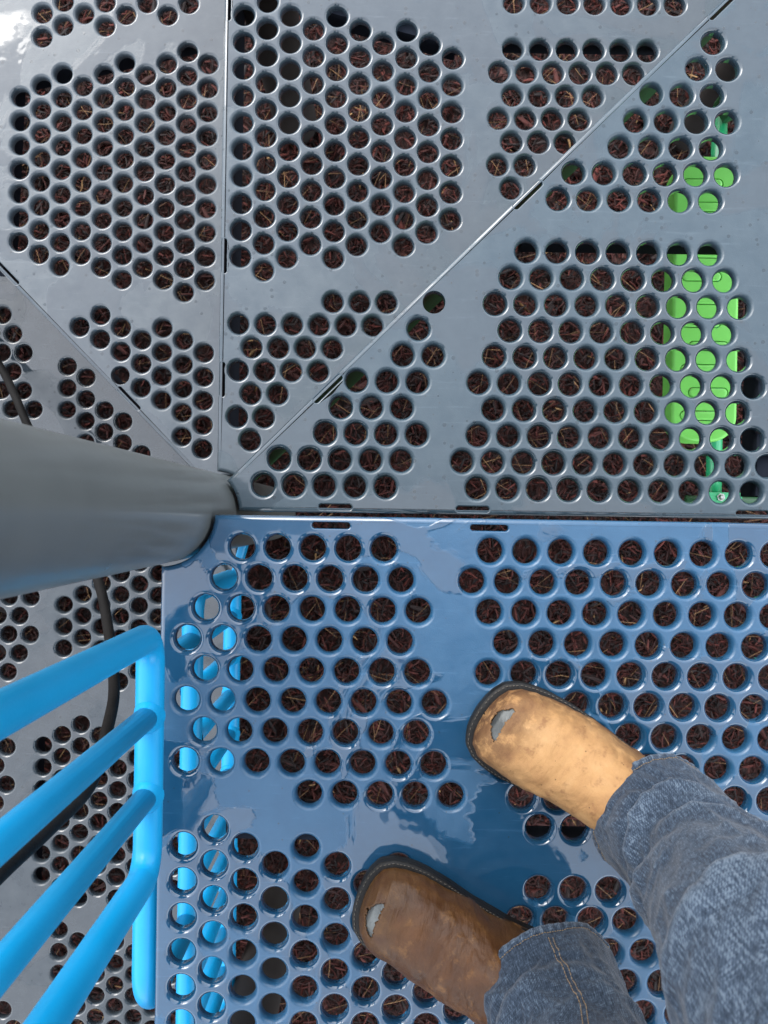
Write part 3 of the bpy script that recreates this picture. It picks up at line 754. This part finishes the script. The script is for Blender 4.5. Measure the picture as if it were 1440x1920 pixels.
def denim():
    m, n, l, p = newmat('blue denim')
    uv = N(n, 'ShaderNodeUVMap'); at = N(n, 'ShaderNodeAttribute', attribute_name='fade')
    def wave(rot, sc, dist=1.2):
        mp = N(n, 'ShaderNodeMapping'); mp.inputs['Rotation'].default_value = (0, 0, rot); l.new(uv.outputs[0], mp.inputs[0])
        w = N(n, 'ShaderNodeTexWave', Scale=sc, Distortion=dist, Detail=2.0); w.inputs['Detail Scale'].default_value = 3.0; l.new(mp.outputs[0], w.inputs['Vector']); return w.outputs['Fac']
    tw = wave(math.radians(28), 150.0, 1.6)
    def slub(sx, sy):
        mp = N(n, 'ShaderNodeMapping'); mp.inputs['Scale'].default_value = (sx, sy, 1); l.new(uv.outputs[0], mp.inputs[0])
        q = N(n, 'ShaderNodeTexNoise', Scale=1.0, Detail=3.0, Roughness=.65); l.new(mp.outputs[0], q.inputs['Vector']); return q.outputs['Fac']
    warp = slub(600, 90); weft = slub(100, 540)
    big = N(n, 'ShaderNodeTexNoise', Scale=16.0, Detail=5.0, Roughness=.6); l.new(uv.outputs[0], big.inputs['Vector'])
    k = math_(n, l, 'ADD', math_(n, l, 'MULTIPLY', math_(n, l, 'SUBTRACT', warp, .11), 1.25), math_(n, l, 'MULTIPLY', math_(n, l, 'SUBTRACT', weft, .13), .82))
    k = math_(n, l, 'ADD', k, math_(n, l, 'MULTIPLY', tw, .16))
    k = math_(n, l, 'ADD', math_(n, l, 'SUBTRACT', k, .13), math_(n, l, 'MULTIPLY', math_(n, l, 'SUBTRACT', at.outputs['Fac'], .5), .38))
    k = math_(n, l, 'ADD', k, math_(n, l, 'MULTIPLY', math_(n, l, 'SUBTRACT', big.outputs['Fac'], .5), .34))
    c = ramp(n, l, k, [(.34, (.0035, .0065, .012)), (.64, (.0115, .0195, .033)), (.92, (.038, .056, .082)), (1.0, (.080, .105, .135))])
    dirt = N(n, 'ShaderNodeTexNoise', Scale=9.0, Detail=4.0); l.new(uv.outputs[0], dirt.inputs['Vector'])
    c = mixc(n, l, ramp(n, l, dirt.outputs['Fac'], [(.62, g(0)), (.74, g(.35))]), c, (.14, .12, .07, 1))
    l.new(c, p.inputs['Base Color']); p.inputs['Roughness'].default_value = .85
    p.inputs['Specular IOR Level'].default_value = .2; p.inputs['Sheen Weight'].default_value = .08; p.inputs['Sheen Roughness'].default_value = .4
    bp = N(n, 'ShaderNodeBump', Strength=.5, Distance=.0006); l.new(k, bp.inputs['Height']); l.new(bp.outputs[0], p.inputs['Normal'])
    return m
M['denim'] = denim()

person = empty('person', (.235, -.48, 0)); tag(person, 'person in faded blue jeans and torn leather work boots looking down at their feet', 'person')
def ang_of(d): return math.atan2(d[1], d[0])
toeR, dirR = W(914, 1320, .985), (-.835, .55)
toeL, dirL = W(678, 1686, .985), (-.935, .355)
boot(person, 'boot', 'dry tan nubuck boot with torn toe, the upper one', toeR, ang_of(dirR), M['tan'], 1, 3)
boot(person, 'boot', 'wet dark brown leather boot with torn toe, the lower one', toeL, ang_of(dirL), M['brownl'], -1, 8)

def leg(toe, d, knee_fwd, hip, seed, folds, back=0.0, lat=0.0, wide=1.0):
    F = Vector((d[0], d[1], 0)).normalized(); Sd = Vector((-F.y, F.x, 0))
    ank = Vector((toe[0], toe[1], 0)) - F * (BL - .072 + back) - Sd * lat
    kz = .50
    ctr = [(0.0, ank + F * .004), (.12, ank + F * .004), (.25, ank - F * .004), (kz, ank + F * knee_fwd + Vector((0, 0, 0))), (.74, (ank + F * knee_fwd) * .45 + Vector(hip) * .55), (.90, Vector(hip)), (.96, Vector(hip))]
    zs = [c[0] for c in ctr]
    cx = tab(zs, [c[1].x for c in ctr]); cy = tab(zs, [c[1].y for c in ctr])
    Rz = tab([0, .08, .15, .3, .45, .52, .62, .78, .9, .96], [.0765, .0765, .074, .0745, .080, .086, .092, .102, .112, .115])
    def P(t, th, raw=False):
        zh = .060 + .052 * max(-.3, math.cos(th)) + .004 * math.sin(3 * th + seed)
        zt = .93
        z = zh + (zt - zh) * t
        s_ = (z - zh)
        disp = 0.0
        for (z0, sl, ps, wd_, am, ct, cw) in folds:
            zz = z - z0 - sl * math.cos(th - ps)
            mask = math.exp(-((1 - math.cos(th - ct)) / cw) ** 2)
            g1 = math.exp(-(zz / wd_) ** 2); g2 = math.exp(-((zz + wd_ * 1.5) / (wd_ * .8)) ** 2)
            disp += .5 * am * mask * (g1 - .6 * g2)
        q = Vector((math.cos(th) * 1.7, math.sin(th) * 1.7, z * 9 + seed * 7))
        q2 = Vector((math.cos(th) * 1.15, math.sin(th) * 1.15, z * 9.5 + 1.1 * noise.noise(q * .6) + seed * 3))
        rd = max(0.0, 1 - abs(noise.noise(q2)) * 4.2); disp += .0032 * (rd * rd - .25)
        q3 = Vector((math.cos(th) * 2.3 + 9, math.sin(th) * 2.3, z * 17 + 1.6 * noise.noise(q) + seed))
        rd = max(0.0, 1 - abs(noise.noise(q3)) * 5.0); disp += .0014 * (rd * rd - .2)
        disp += noise.noise(q) * .005 + noise.noise(q * 2.7) * .0026 + noise.noise(q * 7) * .0006
        hem = math.exp(-((s_ - .006) / .0075) ** 4) * .0024 if s_ < .03 else 0
        fade0 = disp
        groove = -.0012 * math.exp(-((s_ - .0145) / .0025) ** 2)
        pk = .0006 * math.sin(th * 46 + seed) * math.exp(-((s_ - .007) / .008) ** 2)
        a = min(1, s_ / .03)
        r = Rz(z) * wide + disp * (.25 + .75 * a) + hem + groove + pk
        el = 1 + .06 * math.cos(2 * th)
        p = Vector((cx(z), cy(z), z)) + (F * math.cos(th) + Sd * math.sin(th)) * r * el
        fd = .42 + fade0 * 34 + .22 * min(1, max(0, z - .12) / .4) + (.5 * math.exp(-((s_ - .001) / .004) ** 2) + .75 * max(0, math.sin(th * 46 + seed)) * (1 if s_ < .013 else 0))
        return p, max(0, min(1, fd))
    return P
TWO = 2 * PI
def mkfolds(seed, base):
    rnd = random.Random(seed); out = list(base)
    for k in range(9):
        out.append((rnd.uniform(.16, .75), rnd.uniform(-.05, .05), rnd.uniform(0, TWO), rnd.uniform(.008, .02), rnd.uniform(.003, .007), rnd.uniform(0, TWO), rnd.uniform(.3, .9)))
    return out
hip = (.255, -.505)
foldsR = mkfolds(4, [(.19, .055, 1.0, .015, .010, .55, .55), (.215, -.05, .5, .013, .009, -1.0, .45), (.27, .07, 2.2, .017, .014, -.35, .6), (.33, -.06, 1.3, .02, .011, .9, .6), (.355, .08, 2.6, .018, .013, -1.1, .5), (.46, .05, .2, .03, .009, .4, .9)])
foldsL = mkfolds(9, [(.185, .05, .6, .018, .007, .9, .6), (.25, .07, 2.0, .02, .010, -.5, .7), (.34, -.05, 1.0, .022, .010, .2, .8)])
PR = leg(toeR, dirR, .035, (hip[0] + .055 , hip[1] + .075, 0), 2.0, foldsR, -.004, .006)
PL = leg(toeL, dirL, .035, (hip[0] - .055, hip[1] - .075, 0), 5.0, foldsL, .006, .004, 1.08)
def build_jeans():
    NT, NH = 260, 170
    V = []; F = []; fade = []; uvs = []
    for P, off in ((PR, 0.0), (PL, 3.3)):
        b = len(V); ts = [(i / NH) ** 1.35 for i in range(NH + 1)]
        for t in ts:
            for k in range(NT):
                th = TWO * k / NT; p, fd = P(t, th); V.append(p); fade.append(fd)
        # inner turned hem
        for k in range(NT):
            th = TWO * k / NT; p, fd = P(0.02, th); c = sum((V[b + j] for j in range(0, NT, 13)), Vector()) / len(range(0, NT, 13))
            d = Vector((p.x - c.x, p.y - c.y, 0)).normalized(); V.append(V[b + k] - d * .0022 + Vector((0, 0, .012))); fade.append(.2)
        for i in range(NH):
            for k in range(NT):
                k2 = (k + 1) % NT; F.append((b + i * NT + k, b + i * NT + k2, b + (i + 1) * NT + k2, b + (i + 1) * NT + k))
                uvs.append([(off + .50 * k / NT, ts[i] * .87), (off + .50 * (k + 1) / NT, ts[i] * .87), (off + .50 * (k + 1) / NT, ts[i + 1] * .87), (off + .50 * k / NT, ts[i + 1] * .87)])
        q = b + (NH + 1) * NT
        for k in range(NT):
            k2 = (k + 1) % NT; F.append((q + k, q + k2, b + k2, b + k)); uvs.append([(0, 0)] * 4)
    # seat of the jeans
    b = len(V); n = 64; Fd = Vector((-.84, .54, 0)); Sd = Vector((-Fd.y, Fd.x, 0))
    rings = [(.80, .11, .08), (.85, .165, .115), (.92, .18, .125), (.99, .17, .118), (1.03, .165, .112)]
    for z, a, c in rings:
        for k in range(n):
            t = TWO * k / n; V.append(Vector((hip[0], hip[1], z)) + Sd * a * math.cos(t) + Fd * c * math.sin(t)); fade.append(.5)
    for i in range(len(rings) - 1):
        for k in range(n):
            k2 = (k + 1) % n; F.append((b + i * n + k, b + i * n + k2, b + (i + 1) * n + k2, b + (i + 1) * n + k)); uvs.append([(k / n, i * .1), (k2 / n, i * .1), (k2 / n, i * .1 + .1), (k / n, i * .1 + .1)])
    me = mesh('jeans', V, F); u = me.uv_layers.new(name='UVMap')
    flat = [c for q in uvs for p in q for c in p]; u.data.foreach_set('uv', flat)
    a = me.attributes.new('fade', 'FLOAT', 'POINT'); a.data.foreach_set('value', fade)
    o = link('jeans', me, M['denim'], person)
    # hem stitching and side seam stitching
    st = MB()
    for P, seam in ((PR, 4.2), (PL, 5.15)):
        m_ = 150
        for k in range(m_):
            pts = []
            for q in (0, .33, .66):
                p, _ = P(.0165, TWO * (k + q) / m_); c = P(.0165, TWO * (k + q) / m_ + PI)[0]; d = (p - c).normalized(); pts.append(p + d * (.0002 + (.0005 if q == .33 else 0)))
            st.tube(pts, .00055, 4)
        for ds in (-.035, .035):
            z = .03
            while z < .55:
                pts = []
                for q in (0, .0022, .0044):
                    p, _ = P(z + q, seam + ds); c = P(z + q, seam + ds + PI)[0]; d = (p - c).normalized(); pts.append(p + d * (.0003 + (.0005 if q == .0022 else 0)))
                st.tube(pts, .0006, 4); z += .0062
    st.build('seam_stitching', M['thread'], o)['kind'] = 'stuff'
build_jeans()

def skinned(name, verts, edges, radii, mat, parent, root=0, sub=2):
    me = bpy.data.meshes.new(name); me.from_pydata(verts, edges, []); me.update()
    o = bpy.data.objects.new(name, me); COL.objects.link(o); me.materials.append(mat)
    o.parent = parent; o.matrix_parent_inverse = Matrix.Translation(-Vector(parent.location))
    sk = o.modifiers.new('skin', 'SKIN'); sk.use_smooth_shade = True
    for i, q in enumerate(radii):
        me.skin_vertices[0].data[i].radius = q if isinstance(q, tuple) else (q, q)
        me.skin_vertices[0].data[i].use_root = (i == root)
    sd = o.modifiers.new('sub', 'SUBSURF'); sd.levels = sub; sd.render_levels = sub
    return o
M['skin'] = paint('skin', (.5, .3, .21), .5); M['jacket'] = paint('dark jacket', (.03, .034, .045), .8, .3); M['hair'] = paint('dark hair', (.03, .02, .014), .6, .4)
def upper_body():
    Fd = Vector((-.80, .60, 0)); Sd = Vector((-Fd.y, Fd.x, 0)); hp = Vector((hip[0], hip[1], 0))
    def q(f, s, z): return tuple(hp + Fd * f + Sd * s + Vector((0, 0, z)))
    # the body itself: trunk, neck, head; hands are in the pockets
    skinned('body', [q(0, 0, .95), q(.01, 0, 1.12), q(.05, 0, 1.30), q(.10, 0, 1.43), q(.15, 0, 1.50), q(.20, 0, 1.56), q(.235, 0, 1.63), q(.235, 0, 1.70),
                     q(.08, .17, 1.40), q(.0, .25, 1.14), q(.09, .20, .95), q(.08, -.17, 1.40), q(.0, -.25, 1.14), q(.09, -.20, .95)],
            [(0, 1), (1, 2), (2, 3), (3, 4), (4, 5), (5, 6), (6, 7), (3, 8), (8, 9), (9, 10), (3, 11), (11, 12), (12, 13)],
            [.12, .11, .12, .09, .055, .06, .085, .06, .055, .042, .032, .055, .042, .032], M['skin'], person)
    skinned('jacket', [q(0, 0, .90), q(.01, 0, 1.12), q(.05, 0, 1.30), q(.09, 0, 1.42), q(.115, 0, 1.465),
                       q(.08, .185, 1.40), q(.0, .265, 1.14), q(.10, .20, .93), q(.08, -.185, 1.40), q(.0, -.265, 1.14), q(.10, -.20, .93)],
            [(0, 1), (1, 2), (2, 3), (3, 4), (3, 5), (5, 6), (6, 7), (3, 8), (8, 9), (9, 10)],
            [.17, .15, .155, .125, .075, .075, .06, .05, .075, .06, .05], M['jacket'], person)
    skinned('hair', [q(.17, 0, 1.60), q(.185, 0, 1.68), q(.235, 0, 1.735)], [(0, 1), (1, 2)], [.06, .085, .075], M['hair'], person)
    # face turned down to the boots
    hc = Vector(q(.235, 0, 1.655)); fw = (Fd * .92 + Vector((0, 0, -.39))).normalized(); upv = Sd.cross(fw) * -1
    if upv.z < 0: upv = -upv
    def ball(name, a, b, rx, mat, st=(1, 1, 1)):
        c = hc + fw * .083 + Sd * a + upv * b; v = []; f = []
        for i in range(9):
            for k in range(16):
                t = PI * i / 8; u_ = TWO * k / 16
                v.append(c + Sd * (rx * st[0] * math.sin(t) * math.cos(u_)) + upv * (rx * st[1] * math.sin(t) * math.sin(u_)) + fw * (rx * st[2] * math.cos(t)))
        for i in range(8):
            for k in range(16): f.append((i * 16 + k, i * 16 + (k + 1) % 16, i * 16 + 16 + (k + 1) % 16, i * 16 + 16 + k))
        MB().add(v, f).build(name, mat, person)
    for a in (-.032, .032): ball('eye', a, .012, .011, M['eye'], (1.2, .7, .6)); ball('eyebrow', a, .034, .018, M['hair'], (1, .2, .3))
    ball('nose', 0, -.012, .016, M['skin'], (.8, 1.5, 1.2)); ball('mouth', 0, -.045, .024, M['lip'], (1, .3, .3))
    for a in (-.086, .086): c0 = hc; ball('ear', a, 0, .026, M['skin'], (.35, 1.1, .7))
M['eye'] = paint('eye', (.5, .48, .45), .2); M['lip'] = paint('lips', (.35, .14, .12), .4)
upper_body()
